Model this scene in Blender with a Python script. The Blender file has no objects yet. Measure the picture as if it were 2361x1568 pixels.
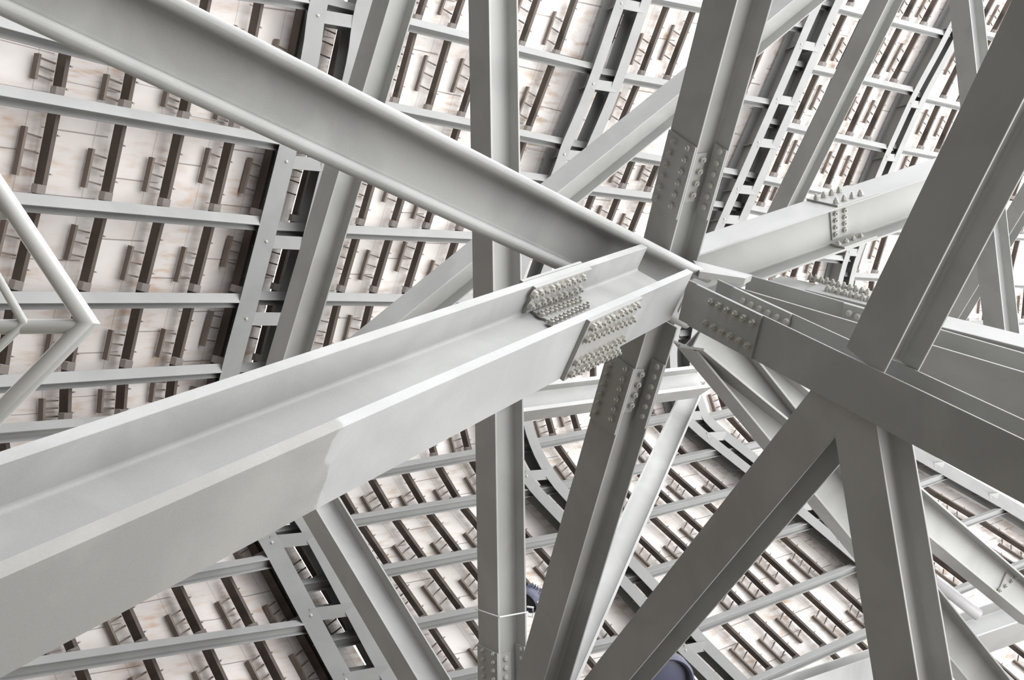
import bpy, bmesh, math, random
from mathutils import Vector, Matrix
S = bpy.context.scene
COL = S.collection
random.seed(7)
V = Vector
# ------------------------------------------------------------------ camera
cam_data = bpy.data.cameras.new('camera')
cam = bpy.data.objects.new('camera', cam_data)
COL.objects.link(cam)
cam.location = (0, 0, 1.6)
cam.rotation_euler = (math.radians(90 + 30), 0, 0)
cam_data.sensor_width = 36.0
cam_data.lens = 2300.0 / 2361.0 * 36.0
cam_data.clip_end = 500
S.camera = cam
# ------------------------------------------------------------------ world: white overcast sky, brightest on the open side
S.view_settings.view_transform = 'Standard'
S.view_settings.look = 'None'
S.view_settings.gamma = 1.0
S.view_settings.use_curve_mapping = False
S.view_settings.exposure = 0.0
world = bpy.data.worlds.new('overcast_sky')
S.world = world
world.use_nodes = True
wn = world.node_tree.nodes
wl = world.node_tree.links
wn.clear()
w_out = wn.new('ShaderNodeOutputWorld')
w_bg = wn.new('ShaderNodeBackground')
w_tc = wn.new('ShaderNodeTexCoord')
w_mat = []
def lobe(axis, stops):
    dt = wn.new('ShaderNodeVectorMath'); dt.operation = 'DOT_PRODUCT'
    dt.inputs[1].default_value = V(axis).normalized()
    mp_ = wn.new('ShaderNodeMapRange'); mp_.inputs[1].default_value = -1.0; mp_.inputs[2].default_value = 1.0
    rp = wn.new('ShaderNodeValToRGB')
    wl.new(w_tc.outputs['Generated'], dt.inputs[0]); wl.new(dt.outputs['Value'], mp_.inputs[0]); wl.new(mp_.outputs[0], rp.inputs[0])
    c_ = rp.color_ramp
    while len(c_.elements) < len(stops): c_.elements.new(.5)
    for e_, (p_, col_) in zip(c_.elements, stops): e_.position = (p_ + 1) / 2; e_.color = (*col_, 1)
    return rp.outputs[0]
open_side = lobe((0.85, -0.30, -0.42), [(-.3, (.011, .0095, .0075)), (.15, (.034, .031, .027)), (.5, (.50, .51, .525)), (.85, (1.05, 1.05, 1.05))])
top_sky = lobe((0.58, -0.32, 0.74), [(-1, (0, 0, 0)), (.45, (.04, .04, .04)), (.7, (.64, .645, .66)), (1, (.8, .81, .83))])
back_sky = lobe((0.0, 0.9, 0.43), [(-1, (0, 0, 0)), (.45, (0, 0, 0)), (.7, (.55, .56, .58)), (1, (.6, .6, .6))])
w_mx = wn.new('ShaderNodeMix'); w_mx.data_type = 'RGBA'; w_mx.blend_type = 'LIGHTEN'; w_mx.inputs[0].default_value = 1
wl.new(open_side, w_mx.inputs[6]); wl.new(back_sky, w_mx.inputs[7])
w_m2 = wn.new('ShaderNodeMix'); w_m2.data_type = 'RGBA'; w_m2.blend_type = 'LIGHTEN'; w_m2.inputs[0].default_value = 1
wl.new(w_mx.outputs[2], w_m2.inputs[6]); wl.new(top_sky, w_m2.inputs[7])
wl.new(w_m2.outputs[2], w_bg.inputs[0])
w_bg.inputs[1].default_value = 5.1
wl.new(w_bg.outputs[0], w_out.inputs[0])
sun_data = bpy.data.lights.new('hazy_sun', 'SUN')
sun_data.energy = 0.5
sun_data.angle = math.radians(60)
sun_data.color = (1.0, 0.99, 0.97)
sun = bpy.data.objects.new('hazy_sun', sun_data)
COL.objects.link(sun)
sun.rotation_euler = V((0.86, -0.40, 0.28)).to_track_quat('Z', 'Y').to_euler()

# ------------------------------------------------------------------ surveyed positions (metres, world axes)
MEMBERS = [
 ('M1', 'steel_girder', 'heavy grey I-girder descending from the upper left corner to the central joint', 'girder', (1.5753, 7.7159, 6.5366), (-0.7599, -0.6491, -0.0347), (0.4972, -0.546, -0.6743), (0.4187, -0.5297, 0.7377), 6.202, 0.498, 0.553, 0.1002, 0.03),
 ('M2', 'steel_girder', 'wide pale grey H-girder rising from the lower left corner, bolted splice near the joint', 'girder', (1.2081, 7.0309, 6.2222), (-0.4807, -0.6381, -0.6015), (0.3522, -0.7687, 0.5339), (-0.803, 0.0447, 0.5942), 6.278, 0.464, 0.507, 0.0613, 0.03),
 ('M3', 'steel_girder', 'dark grey H-girder falling from the central joint to the right edge', 'girder', (1.6124, 7.2733, 6.2022), (0.4827, -0.5233, -0.7022), (0.1565, -0.7374, 0.6571), (0.8617, 0.4271, 0.274), 3.579, 0.361, 0.361, 0.0181, 0.0135),
 ('M4', 'steel_brace', 'broad dark H-shaped brace at the upper right, standing on the dark girder', 'brace', (2.5923, 6.1277, 4.9769), (0.2352, -0.8453, 0.4798), (0.4308, -0.3518, -0.831), (0.8713, 0.4022, 0.2814), 2.756, 0.366, 0.366, 0.0183, 0.0137),
 ('M5', 'steel_brace', 'short dark H-shaped brace with bolted splice, leaning on the central joint from above', 'brace', (1.4361, 7.8972, 6.8556), (0.1454, -0.8906, 0.4309), (0.4783, -0.318, -0.8186), (0.8661, 0.3251, 0.3798), 3.036, 0.386, 0.385, 0.0193, 0.0145),
 ('M6', 'steel_column', 'tall upright H-shaped column left of centre running behind both big girders', 'column', (-0.2363, 8.0304, 11.666), (0.0142, 0.5354, -0.8445), (0.589, -0.687, -0.4256), (0.808, 0.4914, 0.3251), 9.616, 0.431, 0.431, 0.0258, 0.0194),
 ('M7', 'steel_brace', 'grey diagonal brace passing behind the upright column and the upper left girder', 'brace', (-2.2575, 13.0645, 8.8936), (0.7509, -0.1465, 0.6439), (0.5496, -0.4019, -0.7324), (0.3661, 0.9039, -0.2212), 7.361, 0.439, 0.439, 0.0264, 0.0198),
 ('M7b', 'steel_brace', 'short stretch of grey diagonal brace at the top edge, right of the bolted dark brace', 'brace', (2.795, 9.8117, 11.5755), (0.7708, -0.274, 0.5752), (0.4639, -0.3774, -0.8015), (0.4367, 0.8846, -0.1638), 2.578, 0.364, 0.363, 0.0182, 0.0136),
 ('M8', 'steel_column', 'slender H-shaped column at the far right, crossing behind the broad dark brace', 'column', (7.7029, 11.6789, 15.3716), (0.0355, 0.3683, -0.929), (0.4684, -0.8273, -0.3101), (0.8828, 0.4241, 0.2019), 6.127, 0.373, 0.373, 0.0186, 0.014),
 ('M9', 'steel_brace', 'long dark leaning brace at the upper right ending behind the white bolted beam', 'brace', (5.4398, 9.4758, 13.0438), (-0.3494, 0.7436, -0.5701), (0.4936, -0.3711, -0.7865), (0.7964, 0.5562, 0.2374), 4.091, 0.303, 0.302, 0.0152, 0.012),
 ('M10', 'steel_girder', 'bright white H-girder climbing right from the central joint with nuts standing on its splice', 'girder', (1.6675, 7.9742, 6.9447), (0.8983, 0.1164, 0.4238), (0.3982, -0.6237, -0.6727), (0.186, 0.773, -0.6066), 3.544, 0.467, 0.471, 0.0231, 0.0173),
 ('M11', 'steel_girder', 'grey H-girder just above the dark girder, running right from the central joint', 'girder', (2.1101, 7.9993, 6.6675), (0.7347, -0.3859, -0.5579), (0.0265, -0.8055, 0.592), (0.6778, 0.4498, 0.5816), 3.058, 0.4, 0.4, 0.02, 0.015),
 ('M13', 'steel_brace', 'broad dark brace running from below the dark girder to the bottom centre', 'brace', (2.4811, 6.4181, 4.8761), (-0.3361, 0.8955, -0.2917), (0.3956, -0.1468, -0.9066), (0.8547, 0.4201, 0.3049), 5.379, 0.377, 0.376, 0.0188, 0.0141),
 ('M14', 'steel_brace', 'broad dark brace dropping steeply from below the dark girder to the bottom right', 'brace', (2.5329, 6.3682, 4.8157), (0.1013, 0.3435, -0.9337), (0.513, -0.8221, -0.2468), (0.8524, 0.454, 0.2595), 2.459, 0.365, 0.365, 0.0182, 0.0137),
 ('M15', 'steel_brace', 'dark H-shaped brace with bolted splice, hanging below the central joint towards the bottom centre', 'brace', (1.2622, 7.86, 6.3533), (-0.2267, 0.7426, -0.6302), (0.5391, -0.4432, -0.7162), (0.8112, 0.5021, 0.2999), 4.817, 0.389, 0.389, 0.0195, 0.0146),
 ('M16', 'steel_brace', 'pale greenish-white brace seen beside and behind the dark bolted brace below the joint', 'brace', (4.0794, 19.493, 11.8371), (-0.3485, -0.5474, -0.7609), (0.2763, -0.8357, 0.4747), (0.8957, 0.0448, -0.4424), 10.152, 0.336, 0.439, 0.0411, 0.03),
 ('M17', 'steel_brace', 'grey brace falling steeply right from under the joint, crossed by a second brace', 'brace', (2.0344, 9.3366, 7.111), (0.6215, 0.6904, -0.3703), (0.37, -0.6754, -0.6379), (0.6905, -0.2594, 0.6752), 7.904, 0.485, 0.488, 0.0242, 0.0182),
 ('M18', 'steel_brace', 'grey web-facing brace running under the dark girder to the right edge', 'brace', (2.023, 9.2196, 7.0347), (0.7102, 0.6731, -0.2063), (0.5113, -0.6945, -0.5062), (0.484, -0.254, 0.8374), 7.9, 0.383, 0.453, 0.0277, 0.0208),
 ('M21', 'steel_column', 'leaning H-shaped column at the bottom left, right of the ladder-shaped arch rib', 'column', (-3.3275, 14.5878, 7.6257), (0.5499, -0.0831, -0.8311), (0.3595, -0.8746, 0.3253), (0.7539, 0.4777, 0.4511), 4.528, 0.453, 0.454, 0.0227, 0.017),
 ('M22', 'steel_column', 'leaning H-shaped column at the upper left, between the girder and the ladder-shaped rib', 'column', (-3.5991, 13.5506, 8.2177), (0.3109, -0.5965, 0.7399), (0.6228, -0.4602, -0.6327), (0.7179, 0.6575, 0.2285), 6.897, 0.43, 0.43, 0.0215, 0.0161),
 ('M23', 'steel_beam', 'bright short beam running level behind the bolted brace below the big girder splice', 'beam', (-0.0638, 15.6697, 9.3361), (0.7856, 0.5046, 0.358), (0.5234, -0.8506, 0.0501), (-0.3298, -0.148, 0.9324), 4.987, 0.515, 0.512, 0.0734, 0.03),
 ('M25', 'steel_beam', 'channel-faced grey beam with a deep black shadow at the bottom right corner', 'beam', (6.4106, 16.0746, 5.2069), (0.9095, 0.274, 0.3127), (0.0747, -0.8476, 0.5253), (-0.409, 0.4544, 0.7914), 3.554, 0.522, 0.517, 0.0319, 0.0239),
 ('M24', 'steel_beam', 'pale beam crossing the bottom edge between the two broad dark braces', 'beam', (2.8909, 12.3486, 3.7477), (0.621, 0.7341, 0.2747), (-0.0138, -0.3402, 0.9403), (-0.7837, 0.5876, 0.2011), 5.231, 0.345, 0.345, 0.0242, 0.0181),
 ('M12', 'steel_girder', 'white flat-topped girder with two rows of tall bolts right of the joint', 'girder', (2.658, 8.5967, 7.1101), (0.7151, -0.4327, -0.549), (-0.699, -0.4441, -0.5605), (-0.0013, 0.7846, -0.62), 2.926, 0.316, 0.316, 0.0158, 0.012),
 ('M27', 'steel_brace', 'dark distant brace glimpsed behind the slender column at the far right', 'brace', (11.6026, 17.3004, 15.6348), (-0.2951, 0.8294, -0.4743), (0.4303, -0.3279, -0.841), (0.8531, 0.4523, 0.2601), 3.676, 0.36, 0.355, 0.018, 0.0135),
]
SPLICES = [
 ('M2', 'A', 1.188, 2.107, (-0.232, 0.232), 0.03, 'nut', 0.024, ((2.046, 0.182), (1.971, 0.184), (1.896, 0.185), (1.82, 0.187), (1.745, 0.189), (1.67, 0.19), (1.595, 0.192), (1.52, 0.194), (1.444, 0.195), (1.369, 0.197), (1.294, 0.199), (2.058, 0.092), (1.977, 0.089), (1.896, 0.087), (1.814, 0.085), (1.733, 0.083), (1.652, 0.08), (1.571, 0.078), (1.49, 0.076), (1.409, 0.073), (1.328, 0.071), (1.246, 0.069), (2.059, -0.087), (1.979, -0.088), (1.9, -0.088), (1.821, -0.089), (1.742, -0.089), (1.663, -0.09), (1.584, -0.09), (1.505, -0.091), (1.425, -0.092), (1.346, -0.092), (1.267, -0.093), (2.061, -0.176), (1.98, -0.179), (1.899, -0.182), (1.818, -0.185), (1.737, -0.188), (1.655, -0.191), (1.574, -0.194), (1.493, -0.197), (1.412, -0.2), (1.331, -0.203), (1.25, -0.206))),
 ('M2', 'B', 1.18, 2.08, (0.035, 0.232), 0.03, 'nut', 0.024, ((2.094, 0.19), (2.01, 0.19), (1.925, 0.19), (1.841, 0.189), (1.757, 0.189), (1.673, 0.189), (1.589, 0.189), (1.504, 0.189), (1.42, 0.189), (1.336, 0.188), (2.073, 0.099), (1.986, 0.098), (1.898, 0.096), (1.811, 0.094), (1.724, 0.093), (1.637, 0.091), (1.55, 0.09), (1.462, 0.088), (1.375, 0.087), (1.288, 0.085))),
 ('M2', 'w', 1.288, 1.983, (-0.162, 0.162), 0.02, 'nut', 0.022, ((1.984, 0.093), (1.918, 0.093), (1.852, 0.092), (1.786, 0.091), (1.719, 0.09), (1.653, 0.09), (1.587, 0.089), (1.521, 0.088), (1.455, 0.087), (1.389, 0.087), (2.015, -0.003), (1.948, -0.001), (1.88, 0.001), (1.812, 0.003), (1.744, 0.005), (1.676, 0.007), (1.609, 0.009), (1.541, 0.01), (1.473, 0.012), (1.405, 0.014))),
 ('M5', 'A', 0.735, 1.424, (-0.193, 0.193), 0.02, 'nut', 0.024, ((1.358, -0.079), (1.246, -0.085), (1.134, -0.091), (1.022, -0.097), (0.911, -0.102), (0.799, -0.108), (1.386, 0.117), (1.275, 0.113), (1.164, 0.11), (1.053, 0.106), (0.941, 0.103), (0.83, 0.099))),
 ('M5', 'w', 0.8, 1.277, (-0.06, 0.1), 0.02, 'nut', 0.024, ((1.222, 0.056), (1.107, 0.055), (0.993, 0.053), (0.878, 0.052))),
 ('M5', 'B', 0.682, 1.365, (0.027, 0.193), 0.02, 'head', 0.024, ((1.329, 0.13), (1.22, 0.129), (1.111, 0.128), (1.002, 0.127), (0.893, 0.126), (0.784, 0.125))),
 ('M15', 'A', 0.405, 1.08, (-0.195, 0.195), 0.02, 'nut', 0.025, ((0.508, -0.107), (0.607, -0.108), (0.706, -0.109), (0.805, -0.11), (0.904, -0.111), (1.004, -0.112), (0.444, 0.106), (0.547, 0.107), (0.649, 0.107), (0.751, 0.108), (0.853, 0.108), (0.955, 0.109))),
 ('M15', 'w', 0.487, 0.943, (-0.06, 0.1), 0.02, 'nut', 0.025, ((0.536, 0.064), (0.644, 0.061), (0.751, 0.057), (0.859, 0.053))),
 ('M15', 'B', 0.377, 1.039, (0.027, 0.195), 0.02, 'head', 0.025, ((0.422, 0.129), (0.525, 0.129), (0.629, 0.13), (0.732, 0.13), (0.835, 0.131), (0.938, 0.131))),
 ('M3', 'A', 0.146, 0.942, (-0.181, 0.181), 0.02, 'nut', 0.024, ((0.373, 0.104), (0.473, 0.103), (0.574, 0.103), (0.675, 0.102), (0.776, 0.102), (0.877, 0.101), (0.369, -0.082), (0.472, -0.082), (0.575, -0.082), (0.678, -0.083), (0.782, -0.083), (0.885, -0.083))),
 ('M3', 'B', 0.22, 0.911, (0.027, 0.181), 0.02, 'head', 0.024, ((0.381, 0.113), (0.483, 0.112), (0.585, 0.111), (0.687, 0.11), (0.789, 0.109), (0.892, 0.108))),
 ('M10', 'A', 1.653, 2.177, (-0.233, 0.233), 0.02, 'tall', 0.024, ((1.678, -0.11), (1.773, -0.108), (1.869, -0.106), (1.965, -0.104), (1.698, 0.162), (1.797, 0.165), (1.896, 0.167), (1.996, 0.17))),
 ('M10', 'w', 1.729, 1.984, (-0.16, 0.17), 0.02, 'nut', 0.022, ((1.785, -0.101), (1.78, -0.03), (1.774, 0.04), (1.768, 0.11), (1.901, -0.1), (1.896, -0.034), (1.891, 0.032), (1.885, 0.098))),
 ('M10', 'B', 1.703, 2.119, (0.029, 0.233), 0.02, 'nut', 0.022, ((1.712, 0.14), (1.81, 0.136), (1.908, 0.132), (2.006, 0.128))),
 ('M11', 'B', 0.991, 1.252, (0.027, 0.2), 0.02, 'head', 0.026, ((1.057, 0.123), (1.14, 0.114))),
 ('M12', 'A', 0.444, 1.202, (-0.26, 0.16), 0.03, 'tall', 0.024, ((0.315, -0.164), (0.378, -0.16), (0.44, -0.156), (0.503, -0.152), (0.566, -0.148), (0.629, -0.144), (0.691, -0.14), (0.754, -0.136), (0.817, -0.132), (0.88, -0.128), (0.942, -0.125), (0.618, 0.05), (0.678, 0.051), (0.739, 0.053), (0.799, 0.054), (0.86, 0.056), (0.92, 0.057), (0.981, 0.059), (1.041, 0.06))),
 ('M6', 'A', 8.48, 8.982, (-0.215, 0.215), 0.02, 'nut', 0.022, ((8.519, -0.081), (8.627, -0.077), (8.734, -0.074), (8.841, -0.07), (8.499, 0.143), (8.601, 0.147), (8.703, 0.15), (8.805, 0.153))),
 ('M6', 'w', 8.573, 9.049, (-0.1, 0.1), 0.02, 'head', 0.03, ((8.647, 0.018), (8.764, 0.016), (8.88, 0.014))),
 ('M6', 'B', 8.489, 9.067, (0.03, 0.215), 0.02, 'head', 0.022, ((8.528, 0.151), (8.643, 0.148), (8.758, 0.145), (8.873, 0.143))),
 ('M18', 'w', 6.759, 7.384, (-0.16, 0.16), 0.02, 'nut', 0.024, ((6.765, -0.114), (6.845, -0.007), (6.925, 0.101), (7.005, 0.208))),
]
BAYS = [
 (6, 0.6458, [((-6.999, 7.901, 11.616), (-3.551, 12.804, 16.122)), ((-7.119, 8.263, 10.989), (-3.932, 13.751, 14.482)), ((-7.25, 8.702, 10.228), (-4.103, 14.101, 13.876)), ((-7.467, 9.371, 9.069), (-4.467, 14.828, 12.617)), ((-7.774, 10.028, 7.931), (-4.829, 15.529, 11.404)), ((-7.879, 10.581, 6.974), (-5.168, 16.167, 10.298)), ((-7.776, 10.89, 6.438), (-5.305, 16.581, 9.581)), ((-7.631, 11.324, 5.686), (-5.121, 17.133, 8.625)), ((-7.202, 11.973, 4.562), (-4.28, 17.91, 7.279)), ((-7.012, 12.308, 3.983), (-3.635, 18.512, 6.236)), ((-6.787, 12.758, 3.202), (-2.995, 19.098, 5.222))]),
 (8, 0.7859, [((-3.097, 12.098, 17.346), (2.628, 16.151, 20.326)), ((-3.546, 12.788, 16.15), (1.987, 17.066, 18.742)), ((-3.859, 13.602, 14.741), (1.285, 17.937, 17.232)), ((-4.101, 14.097, 13.883), (0.977, 18.369, 16.484)), ((-4.485, 14.864, 12.554), (0.473, 19.056, 15.293)), ((-4.817, 15.505, 11.445), (-0.019, 19.774, 14.05)), ((-5.173, 16.177, 10.281), (-0.261, 20.326, 13.094)), ((-5.268, 16.803, 9.197), (-0.285, 20.893, 12.113)), ((-4.968, 17.329, 8.285), (0.007, 21.489, 11.08)), ((-4.519, 17.693, 7.655), (0.6, 21.978, 10.234)), ((-3.997, 18.174, 6.821), (1.553, 22.499, 9.33)), ((-3.447, 18.687, 5.933), (2.621, 23.053, 8.37)), ((-2.869, 19.207, 5.033), (3.628, 23.624, 7.382)), ((-2.268, 19.725, 4.136), (4.742, 24.199, 6.385))]),
 (7, 0.8537, [((3.193, 15.349, 21.715), (8.833, 18.604, 24.076)), ((2.624, 16.157, 20.316), (8.093, 19.418, 22.667)), ((1.967, 17.094, 18.692), (7.186, 20.463, 20.856)), ((1.289, 17.933, 17.239), (6.332, 21.431, 19.181)), ((0.946, 18.412, 16.41), (5.942, 21.868, 18.423)), ((0.466, 19.066, 15.277), (5.436, 22.454, 17.408)), ((0.016, 19.714, 14.155), (4.864, 23.13, 16.238)), ((-0.26, 20.316, 13.112), (4.501, 23.662, 15.316)), ((-0.241, 21.039, 11.86), (4.513, 24.257, 14.286)), ((0.017, 21.5, 11.061), (4.799, 24.705, 13.51)), ((0.629, 21.993, 10.206), (5.816, 25.196, 12.66)), ((1.502, 22.473, 9.376), (6.962, 25.653, 11.868)), ((2.601, 23.043, 8.388), (8.3, 26.191, 10.936)), ((3.766, 23.704, 7.243), (9.634, 26.761, 9.949)), ((5.067, 24.362, 6.104), (11.079, 27.409, 8.826)), ((6.174, 24.915, 5.146), (12.324, 27.995, 7.811))]),
 (7, 0.8454, [((9.051, 18.369, 24.484), (14.954, 22.281, 27.708)), ((8.4, 19.073, 23.265), (14.092, 23.082, 26.321)), ((7.671, 19.907, 21.821), (13.108, 23.997, 24.737)), ((6.978, 20.698, 20.449), (12.254, 24.926, 23.127)), ((6.335, 21.428, 19.185), (11.557, 25.771, 21.664)), ((5.972, 21.834, 18.483), (11.183, 26.252, 20.83)), ((5.497, 22.381, 17.535), (10.868, 26.725, 20.012)), ((5.018, 22.949, 16.552), (10.647, 27.144, 19.285)), ((4.505, 23.621, 15.387), (10.498, 27.743, 18.247)), ((4.485, 24.202, 14.381), (10.542, 28.269, 17.336)), ((4.924, 24.811, 13.327), (10.695, 28.759, 16.489)), ((5.883, 25.223, 12.612), (11.381, 29.32, 15.517)), ((7.022, 25.676, 11.827), (12.582, 29.721, 14.821)), ((8.303, 26.192, 10.935), (14.152, 30.195, 14.0)), ((9.546, 26.722, 10.016), (16.078, 30.745, 13.049)), ((11.005, 27.375, 8.885), (18.04, 31.345, 12.008)), ((12.36, 28.012, 7.781), (20.018, 31.913, 11.026)), ((14.154, 28.856, 6.319), (22.852, 32.706, 9.651))]),
 (11, 0.7639, [((15.148, 22.111, 28.002), (27.069, 29.851, 34.597)), ((14.234, 22.945, 26.559), (26.101, 30.885, 32.806)), ((13.044, 24.06, 24.627), (24.9, 32.386, 30.205)), ((12.28, 24.896, 23.178), (24.152, 33.356, 28.525)), ((11.711, 25.579, 21.996), (23.801, 33.883, 27.613)), ((11.201, 26.225, 20.877), (23.412, 34.54, 26.475)), ((10.702, 26.975, 19.579), (22.976, 35.54, 24.743)), ((10.472, 27.849, 18.065), (22.854, 36.267, 23.484)), ((10.637, 28.711, 16.57), (23.048, 37.017, 22.185)), ((12.496, 29.693, 14.871), (23.453, 37.452, 21.431)), ((14.63, 30.331, 13.765), (25.992, 38.168, 20.191)), ((16.475, 30.866, 12.839), (28.839, 38.88, 18.958)), ((18.629, 31.524, 11.7), (31.758, 39.61, 17.694)), ((22.654, 32.651, 9.747), (38.34, 41.255, 14.844))]),
]
TRUSSES = [
 ([(-2.978, 11.777, 17.201), (-3.471, 12.521, 15.914), (-3.643, 13.053, 14.992), (-4.034, 13.851, 13.609), (-4.387, 14.555, 12.389), (-4.731, 15.221, 11.237), (-5.075, 15.87, 10.112), (-5.208, 16.277, 9.407), (-5.13, 16.668, 8.729), (-4.856, 17.021, 8.119), (-4.387, 17.392, 7.476), (-3.612, 18.116, 6.222), (-3.064, 18.625, 5.341), (-2.156, 19.408, 3.985)], [1.243, 2.275, 3.172, 4.212, 5.259, 6.423, 8.222, 10.038, 10.941, 12.04], 0.85),
 ([(3.195, 15.049, 21.535), (2.525, 15.999, 19.89), (1.815, 17.014, 18.132), (1.245, 17.694, 16.954), (1.095, 17.914, 16.573), (0.445, 18.799, 15.04), (-0.005, 19.449, 13.914), (-0.255, 19.999, 12.961), (-0.305, 20.499, 12.095), (-0.155, 20.999, 11.229), (0.325, 21.499, 10.363), (1.215, 21.999, 9.497), (2.805, 22.824, 8.068), (3.795, 23.399, 7.072), (4.595, 23.799, 6.38), (6.595, 24.799, 4.648)], [1.034, 1.946, 3.364, 4.774, 6.0, 7.5, 8.8, 9.98, 10.99, 11.606, 12.261, 13.25], 0.68),
 ([(9.151, 17.901, 24.595), (8.153, 18.981, 22.725), (7.636, 19.579, 21.688), (7.12, 20.172, 20.661), (6.768, 20.571, 19.97), (6.239, 21.17, 18.933), (5.652, 21.827, 17.794), (5.054, 22.537, 16.564), (4.455, 23.242, 15.344), (4.396, 23.829, 14.327), (4.631, 24.298, 13.514), (4.901, 24.527, 13.118), (6.098, 25.02, 12.264), (7.801, 25.689, 11.105), (9.162, 26.265, 10.108), (10.559, 26.881, 9.041), (12.555, 27.82, 7.414), (14.551, 28.759, 5.788), (16.664, 29.64, 4.263)], [1.627, 2.901, 4.245, 5.259, 5.875, 6.669, 7.667, 9.0, 10.513, 11.393, 12.237, 12.939, 13.745, 14.619, 15.375, 16.0], 0.68),
 ([(15.576, 21.355, 28.613), (14.463, 22.328, 26.926), (13.725, 23.038, 25.697), (12.932, 23.768, 24.432), (12.362, 24.381, 23.371), (11.889, 24.923, 22.432), (11.123, 25.876, 20.781), (10.567, 26.711, 19.335), (10.358, 27.546, 17.889), (10.497, 28.381, 16.443), (11.263, 29.007, 15.359), (13.002, 29.584, 14.359), (15.882, 30.405, 12.937), (18.358, 31.163, 11.624), (21.837, 32.137, 9.937), (25.315, 33.111, 8.25)], [1.49, 3.227, 4.769, 5.635, 6.5, 7.5, 8.833, 9.889, 11.212, 11.805], 0.5),
]
TUBES = [('rail_pipe', 0.046, [(-2.643, 3.781, 4.851), (-2.083, 4.201, 4.124), (-2.643, 4.486, 3.629)]), ('crossbar', 0.037, [(-2.643, 4.212, 4.105), (-2.1, 4.209, 4.109)]), ('inner_pipe', 0.021, [(-2.643, 3.989, 4.491), (-2.386, 4.185, 4.112), (-2.643, 4.32, 3.917)]), ('crossbar', 0.029, [(-2.643, 3.934, 4.587), (-2.443, 3.934, 4.587)])]
GUSSET = [[1.67, 7.5994, 6.8374], [2.218, 7.6674, 6.7196], [2.0486, 7.3076, 6.4428], [1.6492, 7.2772, 6.4956]]
MISC = {'patch': 4.6, 'lampA': (0.2007, 12.9653, 5.1435), 'lampB': (1.7725, 11.9493, 3.9032), 'fwd': (0.0, 0.866, 0.5), 'up': (0.0, -0.5, 0.866), 'strap': [(-0.4482, 12.2099, 4.8519), (-0.1475, 11.9588, 4.6868), (0.1952, 12.3287, 4.8461)], 'brk': [(0.1845, 12.2966, 4.9017), (0.2594, 12.3019, 4.8925), (0.2594, 12.3581, 4.7952), (0.1952, 12.3527, 4.8045)], 'tube': [(5.9013, 13.8013, 5.6954), (6.5404, 14.0539, 5.2579)]}

# ------------------------------------------------------------------ materials
def nodes_of(name):
    m = bpy.data.materials.new(name); m.use_nodes = True
    return m, m.node_tree.nodes, m.node_tree.links, m.node_tree.nodes['Principled BSDF']

def paint(name, col, rough=0.5, patch=0.06, grain=0.02, spec=0.3):
    m, n, l, b = nodes_of(name)
    tc = n.new('ShaderNodeTexCoord')
    n1 = n.new('ShaderNodeTexNoise'); n1.inputs['Scale'].default_value = 1.3; n1.inputs['Detail'].default_value = 6
    n1.inputs['Distortion'].default_value = 0.6
    n2 = n.new('ShaderNodeTexNoise'); n2.inputs['Scale'].default_value = 90; n2.inputs['Detail'].default_value = 3
    l.new(tc.outputs['Object'], n1.inputs['Vector']); l.new(tc.outputs['Object'], n2.inputs['Vector'])
    r1 = n.new('ShaderNodeMapRange'); r1.inputs[1].default_value = .42; r1.inputs[2].default_value = .6
    r1.inputs[3].default_value = 1 - patch; r1.inputs[4].default_value = 1 + patch
    l.new(n1.outputs['Fac'], r1.inputs[0])
    r2 = n.new('ShaderNodeMapRange'); r2.inputs[1].default_value = .3; r2.inputs[2].default_value = .7
    r2.inputs[3].default_value = 1 - grain; r2.inputs[4].default_value = 1 + grain
    l.new(n2.outputs['Fac'], r2.inputs[0])
    mu = n.new('ShaderNodeMath'); mu.operation = 'MULTIPLY'
    l.new(r1.outputs[0], mu.inputs[0]); l.new(r2.outputs[0], mu.inputs[1])
    vm = n.new('ShaderNodeVectorMath'); vm.operation = 'SCALE'
    vm.inputs[0].default_value = col; l.new(mu.outputs[0], vm.inputs['Scale'])
    l.new(vm.outputs[0], b.inputs['Base Color'])
    b.inputs['Roughness'].default_value = rough
    b.inputs['Specular IOR Level'].default_value = spec
    bp = n.new('ShaderNodeBump'); bp.inputs['Strength'].default_value = .06; bp.inputs['Distance'].default_value = .004
    l.new(n2.outputs['Fac'], bp.inputs['Height']); l.new(bp.outputs[0], b.inputs['Normal'])
    return m

PAINT = paint('grey_steel_paint', (0.345, 0.346, 0.336))
PAINT_WORN = paint('grey_steel_paint_worn', (0.375, 0.377, 0.368), patch=0.09, grain=0.03)
TRUSS_PAINT = paint('rib_paint', (0.245, 0.247, 0.24), patch=0.04)
BOLT_PAINT = paint('bolt_paint', (0.42, 0.41, 0.38), rough=.45, patch=.1)
TUBE_PAINT = paint('pipe_paint', (0.58, 0.585, 0.57), rough=.35, patch=.04)
RAIL = paint('brown_rail_steel', (0.062, 0.048, 0.04), rough=.6, patch=.35, grain=.1)
CLEAT = paint('rail_cleat_steel', (0.26, 0.235, 0.22), rough=.6, patch=.2)
FRAME = paint('clip_frame_steel', (0.13, 0.105, 0.09), rough=.6, patch=.25)
LAMP_BLUE = paint('lamp_housing', (0.09, 0.095, 0.14), rough=.35, patch=.05)
LAMP_DARK = paint('lamp_dark', (0.012, 0.012, 0.014), rough=.4, patch=.05)
GALV = paint('galvanised_wire', (0.6, 0.6, 0.58), rough=.35)
LIGHT_BLOCK = paint('light_block_dark', (0.15, 0.135, 0.115), rough=.9, patch=.15)  # dark surface for the added, unseen light blockers

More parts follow.
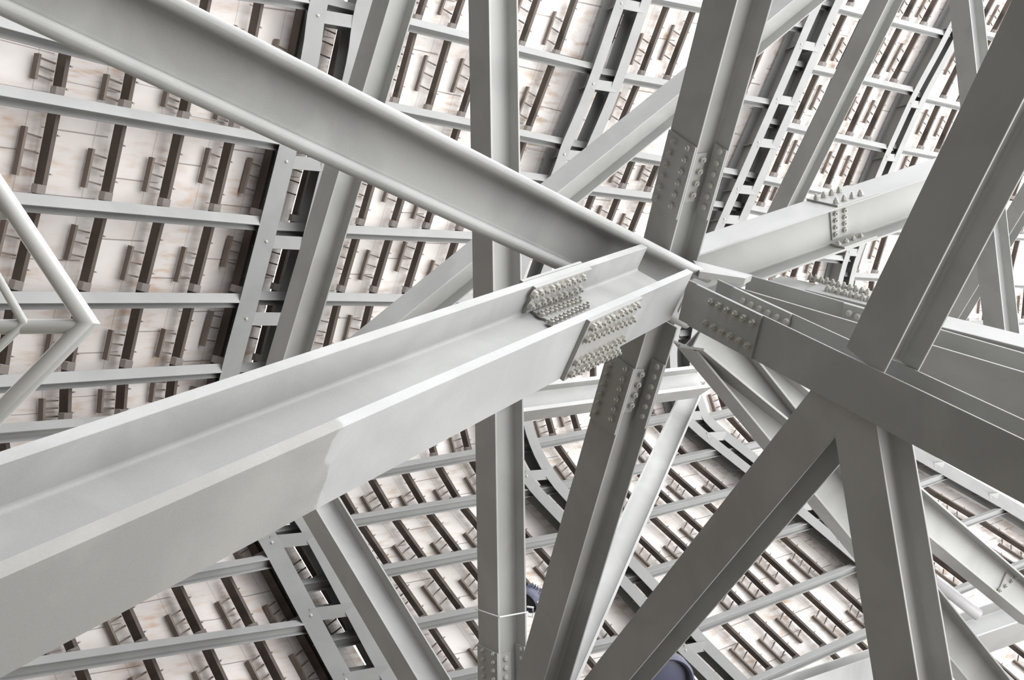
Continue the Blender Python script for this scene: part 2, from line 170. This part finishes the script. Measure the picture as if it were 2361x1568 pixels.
def old_paint_patch(name, origin, axis, at):
    """older, darker coat of paint up to a ragged brushed border on one flange"""
    m = paint(name, (1, 1, 1), patch=.07, grain=.03)
    n, l = m.node_tree.nodes, m.node_tree.links
    b = n['Principled BSDF']; src = b.inputs['Base Color'].links[0].from_socket
    tc = n.new('ShaderNodeTexCoord')
    dt = n.new('ShaderNodeVectorMath'); dt.operation = 'DOT_PRODUCT'; dt.inputs[1].default_value = axis
    l.new(tc.outputs['Object'], dt.inputs[0])
    nz = n.new('ShaderNodeTexNoise'); nz.inputs['Scale'].default_value = 4; nz.inputs['Detail'].default_value = 7
    l.new(tc.outputs['Object'], nz.inputs['Vector'])
    ad = n.new('ShaderNodeMath'); ad.operation = 'MULTIPLY_ADD'; ad.inputs[1].default_value = .4
    l.new(nz.outputs['Fac'], ad.inputs[0]); l.new(dt.outputs['Value'], ad.inputs[2])
    st = n.new('ShaderNodeMapRange'); st.inputs[1].default_value = at + .18; st.inputs[2].default_value = at + .205
    l.new(ad.outputs[0], st.inputs[0])
    mx = n.new('ShaderNodeMix'); mx.data_type = 'RGBA'
    mx.inputs[6].default_value = (.42, .425, .42, 1); mx.inputs[7].default_value = (.305, .30, .285, 1)
    l.new(st.outputs[0], mx.inputs[0])
    mu = n.new('ShaderNodeMix'); mu.data_type = 'RGBA'; mu.blend_type = 'MULTIPLY'; mu.inputs[0].default_value = 1
    l.new(src, mu.inputs[6]); l.new(mx.outputs[2], mu.inputs[7]); l.new(mu.outputs[2], b.inputs['Base Color'])
    return m

def make_wall_mat():
    m, n, l, b = nodes_of('weathered_white_panels')
    uv = n.new('ShaderNodeUVMap'); uv.uv_map = 'panel'
    sep = n.new('ShaderNodeSeparateXYZ'); l.new(uv.outputs[0], sep.inputs[0])
    def math_(op, a, bb=None, c=None):
        k = n.new('ShaderNodeMath'); k.operation = op
        for i, x in enumerate((a, bb, c)):
            if x is None: continue
            if isinstance(x, (int, float)): k.inputs[i].default_value = x
            else: l.new(x, k.inputs[i])
        return k.outputs[0]
    # individual boards: each column is offset, so the cross joints are staggered
    colid = math_('FLOOR', sep.outputs[0])
    off = math_('FRACT', math_('MULTIPLY', colid, 0.377))
    vv = math_('ADD', math_('MULTIPLY', sep.outputs[1], 1.45), off)
    seam = math_('ABSOLUTE', math_('SUBTRACT', math_('FRACT', vv), 0.5))
    seam = math_('GREATER_THAN', seam, 0.489)
    uf = math_('FRACT', sep.outputs[0])
    seamu = math_('LESS_THAN', math_('ABSOLUTE', math_('SUBTRACT', uf, 0.79)), 0.008)
    seam = math_('MAXIMUM', seam, math_('MULTIPLY', seamu, .5))
    cmb = n.new('ShaderNodeCombineXYZ'); l.new(colid, cmb.inputs[0]); l.new(math_('FLOOR', vv), cmb.inputs[1])
    wn_ = n.new('ShaderNodeTexWhiteNoise'); l.new(cmb.outputs[0], wn_.inputs['Vector'])
    # rusty streaks: long across a board, narrow along the rail
    mp = n.new('ShaderNodeMapping'); mp.inputs['Scale'].default_value = (2.2, 11, 1); l.new(uv.outputs[0], mp.inputs[0])
    st = n.new('ShaderNodeTexNoise'); st.inputs['Scale'].default_value = 1.0; st.inputs['Detail'].default_value = 5
    l.new(mp.outputs[0], st.inputs['Vector'])
    mp2 = n.new('ShaderNodeMapping'); mp2.inputs['Scale'].default_value = (.8, 1.1, 1); l.new(uv.outputs[0], mp2.inputs[0])
    big = n.new('ShaderNodeTexNoise'); big.inputs['Scale'].default_value = 1.0; big.inputs['Detail'].default_value = 4
    l.new(mp2.outputs[0], big.inputs['Vector'])
    def ramp(x, lo, hi):
        k = n.new('ShaderNodeMapRange'); k.inputs[1].default_value = lo; k.inputs[2].default_value = hi; l.new(x, k.inputs[0]); return k.outputs[0]
    stain = math_('MULTIPLY', ramp(st.outputs['Fac'], .46, .68), ramp(big.outputs['Fac'], .42, .66))
    # dirt that has run down beside every rail
    side = ramp(math_('ABSOLUTE', math_('SUBTRACT', uf, 0.5)), .34, .5)
    dirt = math_('MULTIPLY', side, ramp(st.outputs['Fac'], .35, .7))
    mix1 = n.new('ShaderNodeMix'); mix1.data_type = 'RGBA'
    mix1.inputs[6].default_value = (0.68, 0.645, 0.625, 1); mix1.inputs[7].default_value = (0.58, 0.545, 0.52, 1)
    l.new(wn_.outputs['Value'], mix1.inputs[0])
    # nearest bay's boards darkened: heavier staining plus the weaker light at left, painted in
    near_dim = math_('MULTIPLY', math_('LESS_THAN', colid, 10), .75)
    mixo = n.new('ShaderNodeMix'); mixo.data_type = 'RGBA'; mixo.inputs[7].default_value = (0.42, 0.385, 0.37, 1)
    l.new(math_('MULTIPLY', near_dim, ramp(big.outputs['Fac'], .2, .6)), mixo.inputs[0]); l.new(mix1.outputs[2], mixo.inputs[6])
    mix2 = n.new('ShaderNodeMix'); mix2.data_type = 'RGBA'; mix2.inputs[7].default_value = (0.36, 0.24, 0.15, 1)
    l.new(math_('MULTIPLY', stain, .85), mix2.inputs[0]); l.new(mixo.outputs[2], mix2.inputs[6])
    mix3 = n.new('ShaderNodeMix'); mix3.data_type = 'RGBA'; mix3.inputs[7].default_value = (0.27, 0.22, 0.19, 1)
    l.new(math_('MULTIPLY', dirt, .7), mix3.inputs[0]); l.new(mix2.outputs[2], mix3.inputs[6])
    mix4 = n.new('ShaderNodeMix'); mix4.data_type = 'RGBA'; mix4.inputs[7].default_value = (0.13, 0.10, 0.085, 1)
    l.new(math_('MULTIPLY', seam, .7), mix4.inputs[0]); l.new(mix3.outputs[2], mix4.inputs[6])
    l.new(mix4.outputs[2], b.inputs['Base Color'])
    b.inputs['Roughness'].default_value = .8
    return m
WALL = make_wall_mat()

# ------------------------------------------------------------------ helpers
class MB:
    def __init__(self): self.v = []; self.f = []
    def prism(self, prof, o, ax, ay, az, length, start=0.0):
        """closed profile [(x,y)] in ax,ay swept along az"""
        k = len(self.v); n = len(prof)
        for s in (start, start + length):
            for x, y in prof: self.v.append(o + ax * x + ay * y + az * s)
        flip = ax.cross(ay).dot(az) < 0
        fs = [list(range(n))[::-1], [n + i for i in range(n)]] + [[i, (i + 1) % n, n + (i + 1) % n, n + i] for i in range(n)]
        for q in fs: self.f.append([k + i for i in (q[::-1] if flip else q)])
    def box(self, o, ax, ay, az, hx, hy, z0, z1):
        self.prism([(-hx, -hy), (hx, -hy), (hx, hy), (-hx, hy)], o, ax, ay, az, z1 - z0, z0)
    def obj(self, name, mat, parent=None, origin=None, smooth=False):
        org = V(origin) if origin is not None else V((0, 0, 0))
        me = bpy.data.meshes.new(name)
        me.from_pydata([tuple(p - org) for p in self.v], [], self.f)
        me.materials.append(mat)
        if smooth:
            for p in me.polygons: p.use_smooth = True
        me.update()
        ob = bpy.data.objects.new(name, me); COL.objects.link(ob)
        if parent is not None: ob.parent = parent
        elif origin is not None: ob.location = org
        return ob

def thing(name, label, cat, loc, group=None):
    e_ = bpy.data.objects.new(name, None); COL.objects.link(e_)
    e_.location = loc; e_.empty_display_size = .2
    e_['label'] = label; e_['category'] = cat
    if group: e_['group'] = group
    return e_

def tag(o, label, cat, group=None):
    o['label'] = label; o['category'] = cat
    if group: o['group'] = group
    return o

def rounded(hx, hy, r, seg=1):
    pts = []
    for cx, cy, a0 in ((hx - r, hy - r, 0), (-hx + r, hy - r, 90), (-hx + r, -hy + r, 180), (hx - r, -hy + r, 270)):
        for i in range(seg + 1):
            a = math.radians(a0 + 90 * i / seg)
            pts.append((cx + r * math.cos(a), cy + r * math.sin(a)))
    return pts

def smooth_mesh(ob, ang=35):
    for p in ob.data.polygons: p.use_smooth = True
    ob.data.set_sharp_from_angle(angle=math.radians(ang))

# ------------------------------------------------------------------ bolts (local z points away from the steel)
def hexa(bm, r, z0, z1, n=6, r1=None):
    r1 = r if r1 is None else r1
    lo = [bm.verts.new((r * math.cos(2 * math.pi * i / n), r * math.sin(2 * math.pi * i / n), z0)) for i in range(n)]
    hi = [bm.verts.new((r1 * math.cos(2 * math.pi * i / n), r1 * math.sin(2 * math.pi * i / n), z1)) for i in range(n)]
    for i in range(n): bm.faces.new((lo[i], lo[(i + 1) % n], hi[(i + 1) % n], hi[i]))
    bm.faces.new(hi); bm.faces.new(lo[::-1])

def bolt_mesh(kind, s):
    bm = bmesh.new()
    hexa(bm, 1.45 * s, 0, .15 * s, 16)
    if kind == 'nut':
        hexa(bm, 1.2 * s, .15 * s, 1.25 * s, 6, 1.2 * s); hexa(bm, .52 * s, 1.25 * s, 1.95 * s, 10, .46 * s)
    elif kind == 'tall':
        hexa(bm, 1.2 * s, .15 * s, 1.3 * s, 6); hexa(bm, .85 * s, 1.3 * s, 1.9 * s, 6); hexa(bm, .5 * s, 1.9 * s, 2.6 * s, 10)
    else:
        hexa(bm, 1.2 * s, .15 * s, .7 * s, 14, 1.15 * s); hexa(bm, 1.15 * s, .7 * s, 1.0 * s, 14, .75 * s)
    me = bpy.data.meshes.new('bolt_' + kind); bm.to_mesh(me); bm.free()
    me.materials.append(BOLT_PAINT)
    return me
BOLTS = {}

# ------------------------------------------------------------------ steel members
ROOT = {}
for key, name, label, cat, P0, d, u, v, L, b, h, tf, tw in MEMBERS:
    P0, d, u, v = V(P0), V(d), V(u), V(v)
    t = thing(name, label, cat, P0)
    ROOT[key] = (t, P0, d, u, v, L, b, h, tf, tw)
    mat = PAINT_WORN if key in ('M2', 'M1') else PAINT
    big = key == 'M1'
    r = min(.048, tf * .49) if big else .003
    for sgn in (-1, 1):
        mb = MB()
        mb.prism(rounded(b / 2, tf / 2, r, 4 if big else 1), P0 + v * (sgn * (h / 2 - tf / 2)), u, v, d, L)
        fl = mb.obj('flange', old_paint_patch('old_and_new_grey_paint', P0 * 0 + d, d, MISC['patch']) if key == 'M2' and sgn < 0 else mat, t, P0)
        if big: smooth_mesh(fl, 30)
    mb = MB()
    rf = .03 if big else min(.022, b * .06)
    y = h / 2 - tf; prof = []
    def arc(cx, cy, a0, a1):
        for i in range(5):
            a = math.radians(a0 + (a1 - a0) * i / 4); prof.append((cx + rf * math.cos(a), cy + rf * math.sin(a)))
    arc(tw / 2 + rf, -y + rf, 270, 180); arc(tw / 2 + rf, y - rf, 180, 90)
    arc(-tw / 2 - rf, y - rf, 90, 0); arc(-tw / 2 - rf, -y + rf, 360, 270)
    mb.prism(prof, P0, u, v, d, L)
    smooth_mesh(mb.obj('web', mat, t, P0), 40)

for key, face, s0, s1, w, th, kind, size, bolts in SPLICES:
    t, P0, d, u, v, L, b, h, tf, tw = ROOT[key]
    if face == 'A': n, c, tt = -v, P0 - v * (h / 2), u
    elif face == 'B': n, c, tt = -v, P0 + v * (h / 2 - tf), u
    else: n, c, tt = u, P0 + u * (tw / 2), v
    mb = MB()
    mid = (w[0] + w[1]) / 2
    mb.prism(rounded((w[1] - w[0]) / 2, th / 2, .003), c + n * (th / 2) + tt * mid, tt, n, d, s1 - s0, s0)
    pl = mb.obj('splice_plate', PAINT, t, P0)
    bk = (kind, size)
    if bk not in BOLTS: BOLTS[bk] = bolt_mesh(kind, size)
    for i, (s, a) in enumerate(bolts):
        bo = bpy.data.objects.new('bolt', BOLTS[bk]); COL.objects.link(bo); bo.parent = pl
        pos = c + n * th + d * s + tt * a - P0
        x = (d * math.cos(i * .7) + tt * math.sin(i * .7)); yv = n.cross(x)
        bo.matrix_local = Matrix(((x.x, yv.x, n.x, pos.x), (x.y, yv.y, n.y, pos.y), (x.z, yv.z, n.z, pos.z), (0, 0, 0, 1)))
# outer cover plates sandwiching the splice of the big girder
t, P0, d, u, v, L, b, h, tf, tw = ROOT['M2']
for sgn, yy in ((1, h / 2 + .015), (-1, -h / 2 + tf + .012)):
    mb = MB()
    mb.prism(rounded(b / 2 if sgn > 0 else b / 4 - .03, .012, .002), P0 + v * yy + u * (0 if sgn > 0 else b / 4), u, v, d, .93, 1.17)
    mb.obj('splice_plate', PAINT, t, P0)

# gusset at the central joint
g = [V(p) for p in GUSSET]
nrm = (g[1] - g[0]).cross(g[3] - g[0]).normalized()
if nrm.z > 0: nrm = -nrm
mb = MB(); mb.v = g + [p + nrm * .06 for p in g]
mb.f = [[0, 1, 2, 3], [7, 6, 5, 4], [0, 4, 5, 1], [1, 5, 6, 2], [2, 6, 7, 3], [3, 7, 4, 0]]
tag(mb.obj('gusset_plate', PAINT, None, g[0]), 'thick white gusset plate where all the girders meet at the joint', 'plate')

# ------------------------------------------------------------------ panelled wall, purlins and rails
ORD = ['first', 'second', 'third', 'fourth', 'fifth', 'sixth', 'seventh', 'eighth', 'ninth', 'tenth', 'eleventh', 'twelfth', 'thirteenth', 'fourteenth', 'fifteenth', 'sixteenth', 'seventeenth']
BAYN = ['leftmost wall bay', 'second wall bay from left', 'third wall bay from left', 'fourth wall bay from left', 'rightmost wall bay']
Minv = (Matrix.Translation(cam.location) @ cam.rotation_euler.to_matrix().to_4x4()).inverted()
def px(p):
    q = Minv @ p
    return (1180.5 + 2300 * q.x / -q.z, 784 - 2300 * q.y / -q.z)
def inframe(p, m=60):
    x, y = px(p); return -m < x < 2361 + m and -m < y < 1568 + m

wall = MB(); wall_uv = []
rails_made = 0
RAILS = []
PURLINS = []
for bi, (nr, ratio, rows) in enumerate(BAYS):
    rows = [(V(a), V(c)) for a, c in rows]
    def frac(s, ratio=ratio, lin=(bi == 0)):        # rails are closer together towards the far rib
        return s if lin else s * ratio / (1 - s + s * ratio)
    norms = []
    for j in range(len(rows)):
        j0, j1 = max(j - 1, 0), min(j + 1, len(rows) - 1)
        rd = (rows[j][1] - rows[j][0]).normalized()
        cd = ((rows[j1][0] + rows[j1][1]) - (rows[j0][0] + rows[j0][1])).normalized()
        nn = rd.cross(cd).normalized()
        if nn.dot(rows[j][0] + rows[j][1] - cam.location * 2) < 0: nn = -nn
        norms.append(nn)
    def P(s, j, off):
        fr = frac(s)
        return rows[j][0].lerp(rows[j][1], fr) + norms[j] * off
    # wall boards with an open slot beside the first rail after each rib
    cuts = [(0.0, 1.03)] if bi == 0 else [(-.04, 1.04 / nr), (1.17 / nr, 1.05)]
    for a, c in cuts:
        cs = [a] + [i / nr for i in range(1, nr) if a + .001 < i / nr < min(c, 1.0)] + [c]
        for j in range(len(rows) - 1):
            for q in range(len(cs) - 1):
                k = len(wall.v)
                quad = [(cs[q], j), (cs[q + 1], j), (cs[q + 1], j + 1), (cs[q], j + 1)]
                for s, jj in quad:
                    wall.v.append(P(s, jj, .55)); wall_uv.append((s * nr + bi * 17, jj + bi * 5.3))
                wall.f.append([k, k + 1, k + 2, k + 3])
    # purlins
    for j, (a, c) in enumerate(rows):
        if not any(inframe(a.lerp(c, q / 8)) for q in range(9)): continue
        dd = (c - a).normalized(); n = -norms[j]; n = (n - dd * n.dot(dd)).normalized(); wv = dd.cross(n)
        if wv.z < 0: wv = -wv
        Lp = (c - a).length
        t = thing('wall_purlin', '', 'purlin', a, 'purlins spanning between the ribs')
        PURLINS.append((bi, j, t, [a.lerp(c, q / 40) + n * .09 + wv * x_ for q in range(41) for x_ in (-.06, 0, .06)]))
        tw_ = math.radians(52 if j < len(rows) / 2 else 40)
        n, wv = wv * math.cos(tw_) + n * math.sin(tw_), n * math.cos(tw_) - wv * math.sin(tw_)
        for off in (-.09, .09):
            m2 = MB(); m2.prism(rounded(.095, .009, .003), a + n * off, wv, n, dd, Lp); m2.obj('flange', TRUSS_PAINT, t, a)
        m2 = MB(); m2.prism(rounded(.008, .082, .002), a, wv, n, dd, Lp); m2.obj('web', TRUSS_PAINT, t, a)
    # rails
    for j in range(len(rows) - 1):
        for i in range(0 if bi == 0 else 1, nr + (bi == 0)):
            s = min(i / nr, .985)
            a, c = P(s, j, .30), P(s, j + 1, .30)
            if not (inframe(a) or inframe(c) or inframe((a + c) / 2)): continue
            dd = (c - a); Lr = dd.length; dd.normalize()
            n = -(norms[j] + norms[j + 1]).normalized(); n = (n - dd * n.dot(dd)).normalized()
            rr = (rows[j][1] - rows[j][0]).normalized(); rr = (rr - n * rr.dot(n) - dd * rr.dot(dd)).normalized()
            rails_made += 1
            t = thing('wall_rail', '', 'rail', a, 'brown rails holding the white wall boards')
            RAILS.append((bi, j, i, t, [a.lerp(c, q / 11) + n * (.092) + rr * x_ for q in range(1, 11) for x_ in (-.03, .03)] + [a.lerp(c, f0_) - rr * .33 - n * .05 for f0_ in (.35, .5, .65)]))
            m2 = MB(); g0, g1 = .05, Lr - .06
            prof = [(-.035, -.09), (.035, -.09), (.035, -.075), (-.02, -.075), (-.02, .075), (.035, .075), (.035, .09), (-.035, .09)]
            m2.prism(prof, a, rr, n, dd, g1 - g0, g0); m2.obj('channel', RAIL, t, a)
            m2 = MB(); m2.prism([(-.05, 0), (.05, 0), (.05, .17), (.02, .21), (-.05, .12)], a - rr * .085, rr, n, dd, .13, Lr - .24)
            m2.obj('cleat', CLEAT, t, a)
            rnd = random.Random(bi * 1000 + j * 37 + i)
            f0 = .18 + .3 * rnd.random(); f1 = min(.86, f0 + .38 + .12 * rnd.random())
            o = a - rr * .33 - n * .12
            m2 = MB(); m2.box(o, rr, n, dd, .022, .05, Lr * f0, Lr * f1)
            for q in (.12, .45, .82):
                zc = Lr * (f0 + (f1 - f0) * q)
                m2.box(o + rr * .15, rr, n, dd, .15, .012, zc - .012, zc + .012)
            m2.obj('clip_frame', FRAME, t, a)
            for zq in (.3, .7):
                    m2 = MB()
                    m2.box(a + rr * .06 + n * .1, rr, n, dd, .018, .012, Lr * zq - .012, Lr * zq + .012)
                    m2.obj('screw', CLEAT, t, a)
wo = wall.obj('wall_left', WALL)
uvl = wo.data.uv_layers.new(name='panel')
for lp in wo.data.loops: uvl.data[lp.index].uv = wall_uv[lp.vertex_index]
wo['kind'] = 'structure'
sol = wo.modifiers.new('thickness', 'SOLIDIFY'); sol.thickness = .08; sol.offset = 0
print('rails', rails_made)

# ------------------------------------------------------------------ ladder-shaped ribs
DEEP = V((-.5, .87 * .866, .87 * .5)).normalized()      # away from the room
TL = ['ladder-shaped grey arch rib at the left, crossing behind both big girders', 'second ladder-shaped arch rib from left, passing behind the upright column', 'third ladder-shaped arch rib, seen right of the bolted brace and again below the joint', 'farthest ladder-shaped arch rib, at the right behind the white girder']
def sweep(mb, pts, offw, wid, dep, offd=0.0, cx=0.0):
    """rectangular tube along pts, with the front face on the surveyed line"""
    k0 = len(mb.v)
    for i, p in enumerate(pts):
        a = pts[max(i - 1, 0)]; c = pts[min(i + 1, len(pts) - 1)]
        tdir = (c - a).normalized()
        dp = (DEEP - tdir * DEEP.dot(tdir)).normalized(); wv = tdir.cross(dp)
        if wv.x < 0: wv = -wv
        q = p + WSH * offw
        for x, y in ((cx - wid / 2, offd), (cx + wid / 2, offd), (cx + wid / 2, offd + dep), (cx - wid / 2, offd + dep)):
            mb.v.append(q + wv * x + dp * y)
    n = len(pts)
    for i in range(n - 1):
        for e in range(4):
            mb.f.append([k0 + i * 4 + e, k0 + i * 4 + (e + 1) % 4, k0 + (i + 1) * 4 + (e + 1) % 4, k0 + (i + 1) * 4 + e])
    mb.f.append([k0 + i for i in (3, 2, 1, 0)]); mb.f.append([k0 + (n - 1) * 4 + i for i in range(4)])
def subdiv(pts, k=4):
    out = []
    for i in range(len(pts) - 1):
        p0 = pts[max(i - 1, 0)]; p1 = pts[i]; p2 = pts[i + 1]; p3 = pts[min(i + 2, len(pts) - 1)]
        for j in range(k):
            s = j / k
            out.append(.5 * ((2 * p1) + (p2 - p0) * s + (2 * p0 - 5 * p1 + 4 * p2 - p3) * s * s + (3 * p1 - p0 - 3 * p2 + p3) * s ** 3))
    out.append(pts[-1]); return out
WSH = V((.87, .5 * .866, .25)).normalized()
for ti, (pts, bats, shift) in enumerate(TRUSSES):
    pts = [V(p) for p in pts]; sp = subdiv(pts)
    wid = (.33, .25, .25, .21)[ti]
    t = thing('arch_rib', TL[ti], 'rib', pts[0], 'ladder-shaped ribs carrying the wall')
    for offw in (0, shift):
        m2 = MB(); sweep(m2, sp, offw, wid, .022); sweep(m2, sp, offw, .02, .56, .022, wid / 2 - .012); sweep(m2, sp, offw, wid, .022, .58); m2.obj('stile', TRUSS_PAINT, t, pts[0])
    for bp in bats:
        i = min(int(bp * 4), len(sp) - 2); q = sp[i].lerp(sp[i + 1], bp * 4 - i)
        tdir = (sp[i + 1] - sp[i]).normalized()
        dp = (DEEP - WSH * DEEP.dot(WSH)).normalized()
        up_ = WSH.cross(dp)
        if up_.z < 0: up_ = -up_
        m2 = MB(); o = q + dp * .012
        m2.prism([(-.12, 0), (.12, 0), (.12, .02), (-.12, .02)], o, up_, dp, WSH, shift)
        m2.prism([(-.01, .02), (.01, .02), (.01, .55), (-.01, .55)], o, up_, dp, WSH, shift)
        m2.obj('batten', TRUSS_PAINT, t, pts[0])
        bk = ('head', .02)
        if bk not in BOLTS: BOLTS[bk] = bolt_mesh(*bk)
        bo = bpy.data.objects.new('bolt', BOLTS[bk]); COL.objects.link(bo); bo.parent = t
        dpt = (DEEP - tdir * DEEP.dot(tdir)).normalized(); z_ = -dpt; x_ = tdir; y_ = z_.cross(x_); pos = q + z_ * .005 - pts[0] + WSH * .03
        bo.matrix_local = Matrix(((x_.x, y_.x, z_.x, pos.x), (x_.y, y_.y, z_.y, pos.y), (x_.z, y_.z, z_.z, pos.z), (0, 0, 0, 1)))

# ------------------------------------------------------------------ tubular bracing at the left edge
def tube(mb, pts, r, n=20):
    k0 = len(mb.v); m = len(pts)
    ref = None
    for i, p in enumerate(pts):
        a = (p - pts[i - 1]).normalized() if i else None
        c = (pts[i + 1] - p).normalized() if i < m - 1 else None
        tdir = ((a or c) + (c or a)).normalized()
        if ref is None:
            ref = tdir.cross(V((0, .866, .5))).normalized()
        x = (ref - tdir * ref.dot(tdir)).normalized(); y = tdir.cross(x)
        if a and c:
            k = 1 / max(.4, math.sqrt((1 + a.dot(c)) / 2)); bis = (c - a).normalized()
        for j in range(n):
            w_ = x * math.cos(2 * math.pi * j / n) * r + y * math.sin(2 * math.pi * j / n) * r
            if a and c: w_ += bis * (w_.dot(bis) * (k - 1))
            mb.v.append(p + w_)
    for i in range(m - 1):
        for j in range(n):
            mb.f.append([k0 + i * n + j, k0 + i * n + (j + 1) % n, k0 + (i + 1) * n + (j + 1) % n, k0 + (i + 1) * n + j])
    mb.f.append([k0 + j for j in range(n)][::-1]); mb.f.append([k0 + (m - 1) * n + j for j in range(n)])
o = V(TUBES[0][2][1])
t = thing('tubular_frame', 'pale grey welded pipe frame bent to a point, entering from the left edge', 'pipe frame', o)
for nm, r, pts in TUBES:
    m2 = MB(); tube(m2, [V(p) for p in pts], r, 28)
    smooth_mesh(m2.obj(nm, TUBE_PAINT, t, o), 50)

# ------------------------------------------------------------------ small fittings
FWD, UP = V(MISC['fwd']), V(MISC['up']); RT = V((1, 0, 0))
def ring(mb, o, ax, ay, az, prof, n=40):
    k = len(mb.v); m = len(prof)
    for i in range(n):
        a = 2 * math.pi * i / n; rad = ax * math.cos(a) + ay * math.sin(a)
        for r, z in prof: mb.v.append(o + rad * r + az * z)
    for i in range(n):
        for j in range(m - 1):
            mb.f.append([k + i * m + j, k + i * m + j + 1, k + ((i + 1) % n) * m + j + 1, k + ((i + 1) % n) * m + j])
def floodlight(label, o, az, R_, finned):
    az = az.normalized(); ax = az.cross(UP).normalized(); ay = az.cross(ax)
    t = thing('floodlight', label, 'floodlight', o)
    m2 = MB(); ring(m2, o, ax, ay, az, [(0, .02), (R_ * .5, .05 * R_), (R_ * .84, .2 * R_)]); smooth_mesh(m2.obj('lens', LAMP_DARK if finned else LAMP_BLUE, t, o))
    m2 = MB(); ring(m2, o, ax, ay, az, [(R_ * .82, .25 * R_), (R_ * .86, 0), (R_ * .93, -.02), (R_, 0), (R_, .35 * R_), (R_ * .8, .8 * R_), (R_ * .3, 1.1 * R_), (0, 1.1 * R_)]); smooth_mesh(m2.obj('housing', LAMP_BLUE, t, o))
    m2 = MB()
    for i in range(24):
        a = 2 * math.pi * i / 24; rad = ax * math.cos(a) + ay * math.sin(a); tn = rad.cross(az)
        m2.box(o + rad * (R_ * .74), tn, rad, az, .006, R_ * .17, .45 * R_, 1.15 * R_)
    m2.obj('cooling_fins', LAMP_BLUE, t, o)
    m2 = MB(); m2.box(o + ax * R_ * 1.08, ax, ay, az, .015, .03, 0, R_ * 1.6); m2.box(o - ax * R_ * 1.08, ax, ay, az, .015, .03, 0, R_ * 1.6)
    m2.box(o + az * R_ * 1.6, ax, ay, az, R_ * 1.1, .03, 0, .02)
    m2.obj('bracket', GALV, t, o)
floodlight('black-faced round floodlight with blue finned housing beside the upright column', V(MISC['lampA']), (FWD + RT * .9 + UP * .6), .17, True)
floodlight('large round blue-grey floodlight at the bottom edge under the broad dark brace', V(MISC['lampB']), (FWD * .9 - RT * .25 + UP * .2), .36, False)

sp_ = [V(p) for p in MISC['strap']]
t = thing('wire_strap', 'thin galvanised wire strapped round the upright column near the bottom', 'strap', sp_[0])
m2 = MB(); tube(m2, sp_, .009, 8); m2.obj('wire', GALV, t, sp_[0])
m2 = MB(); bk_ = [V(p) for p in MISC['brk']]; tube(m2, bk_, .012, 8); m2.obj('bracket', GALV, t, sp_[0])
tb = [V(p) for p in MISC['tube']]
m2 = MB(); tube(m2, tb, .085, 20)
tp = tag(m2.obj('lamp_tube', paint('lilac_tube', (.62, .6, .62), .4), None, tb[0]), 'pale lilac round tube at the bottom right beyond the steep brace', 'tube'); smooth_mesh(tp, 50)

# ------------------------------------------------------------------ unseen deck and wall added to block daylight from below and behind
m2 = MB(); m2.box(V((-24, 10, -.3)), V((1, 0, 0)), V((0, 1, 0)), V((0, 0, 1)), 32, 40, 0, .3)
m2.box(V((-10, 30, -.3)), V((1, 0, 0)), V((0, 1, 0)), V((0, 0, 1)), 32, 22, -.001, .299)  # added second slab, keeps low daylight off the leftmost bay
fl = m2.obj('light_block_deck', LIGHT_BLOCK); fl['kind'] = 'structure'
m2 = MB(); m2.box(V((-12, -4.5, 0)), V((1, 0, 0)), V((0, 1, 0)), V((0, 0, 1)), 21, .2, 0, 11)  # added wall behind the camera, dims the left side
wb = m2.obj('light_block_wall', LIGHT_BLOCK); wb['kind'] = 'structure'

# ------------------------------------------------------------------ rails wholly hidden behind the steel are left out; the rest get their place in words
bpy.context.view_layer.update()
dg = bpy.context.evaluated_depsgraph_get()
def seen(t, pts):
    hits = 0
    for p in pts:
        x, y = px(p)
        if not (0 < x < 2361 and 0 < y < 1568): continue
        dr = p - cam.location
        ok, loc, nn_, idx, ob, mm = S.ray_cast(dg, cam.location, dr.normalized(), distance=dr.length - .02)
        if (not ok) or ob.parent == t: hits += 1
    return hits
pk = []
for bi, j, t, pts in PURLINS:
    if seen(t, pts) >= 2: pk.append((bi, j, t))
    else:
        for ch in list(t.children): bpy.data.objects.remove(ch)
        bpy.data.objects.remove(t)
for bi in range(len(BAYS)):
    for r_, k in enumerate(sorted((k for k in pk if k[0] == bi), key=lambda k: k[1])):
        k[2]['label'] = 'light grey wall purlin, %s from the top in the %s' % (ORD[r_], BAYN[bi])
dg = bpy.context.evaluated_depsgraph_get()
kept = []
for bi, j, i, t, pts in RAILS:
    hits = seen(t, pts)
    if hits >= 2: kept.append((bi, j, i, t))
    else:
        for ch in list(t.children): bpy.data.objects.remove(ch)
        bpy.data.objects.remove(t)
print('rails kept', len(kept))
for bi in range(len(BAYS)):
    js = sorted({k[1] for k in kept if k[0] == bi})
    for rj, j in enumerate(js):
        for ri, k in enumerate(sorted((k for k in kept if k[0] == bi and k[1] == j), key=lambda k: k[2])):
            k[3]['label'] = 'dark brown wall rail, %s from left, %s row down, %s' % (ORD[ri], ORD[rj], BAYN[bi])
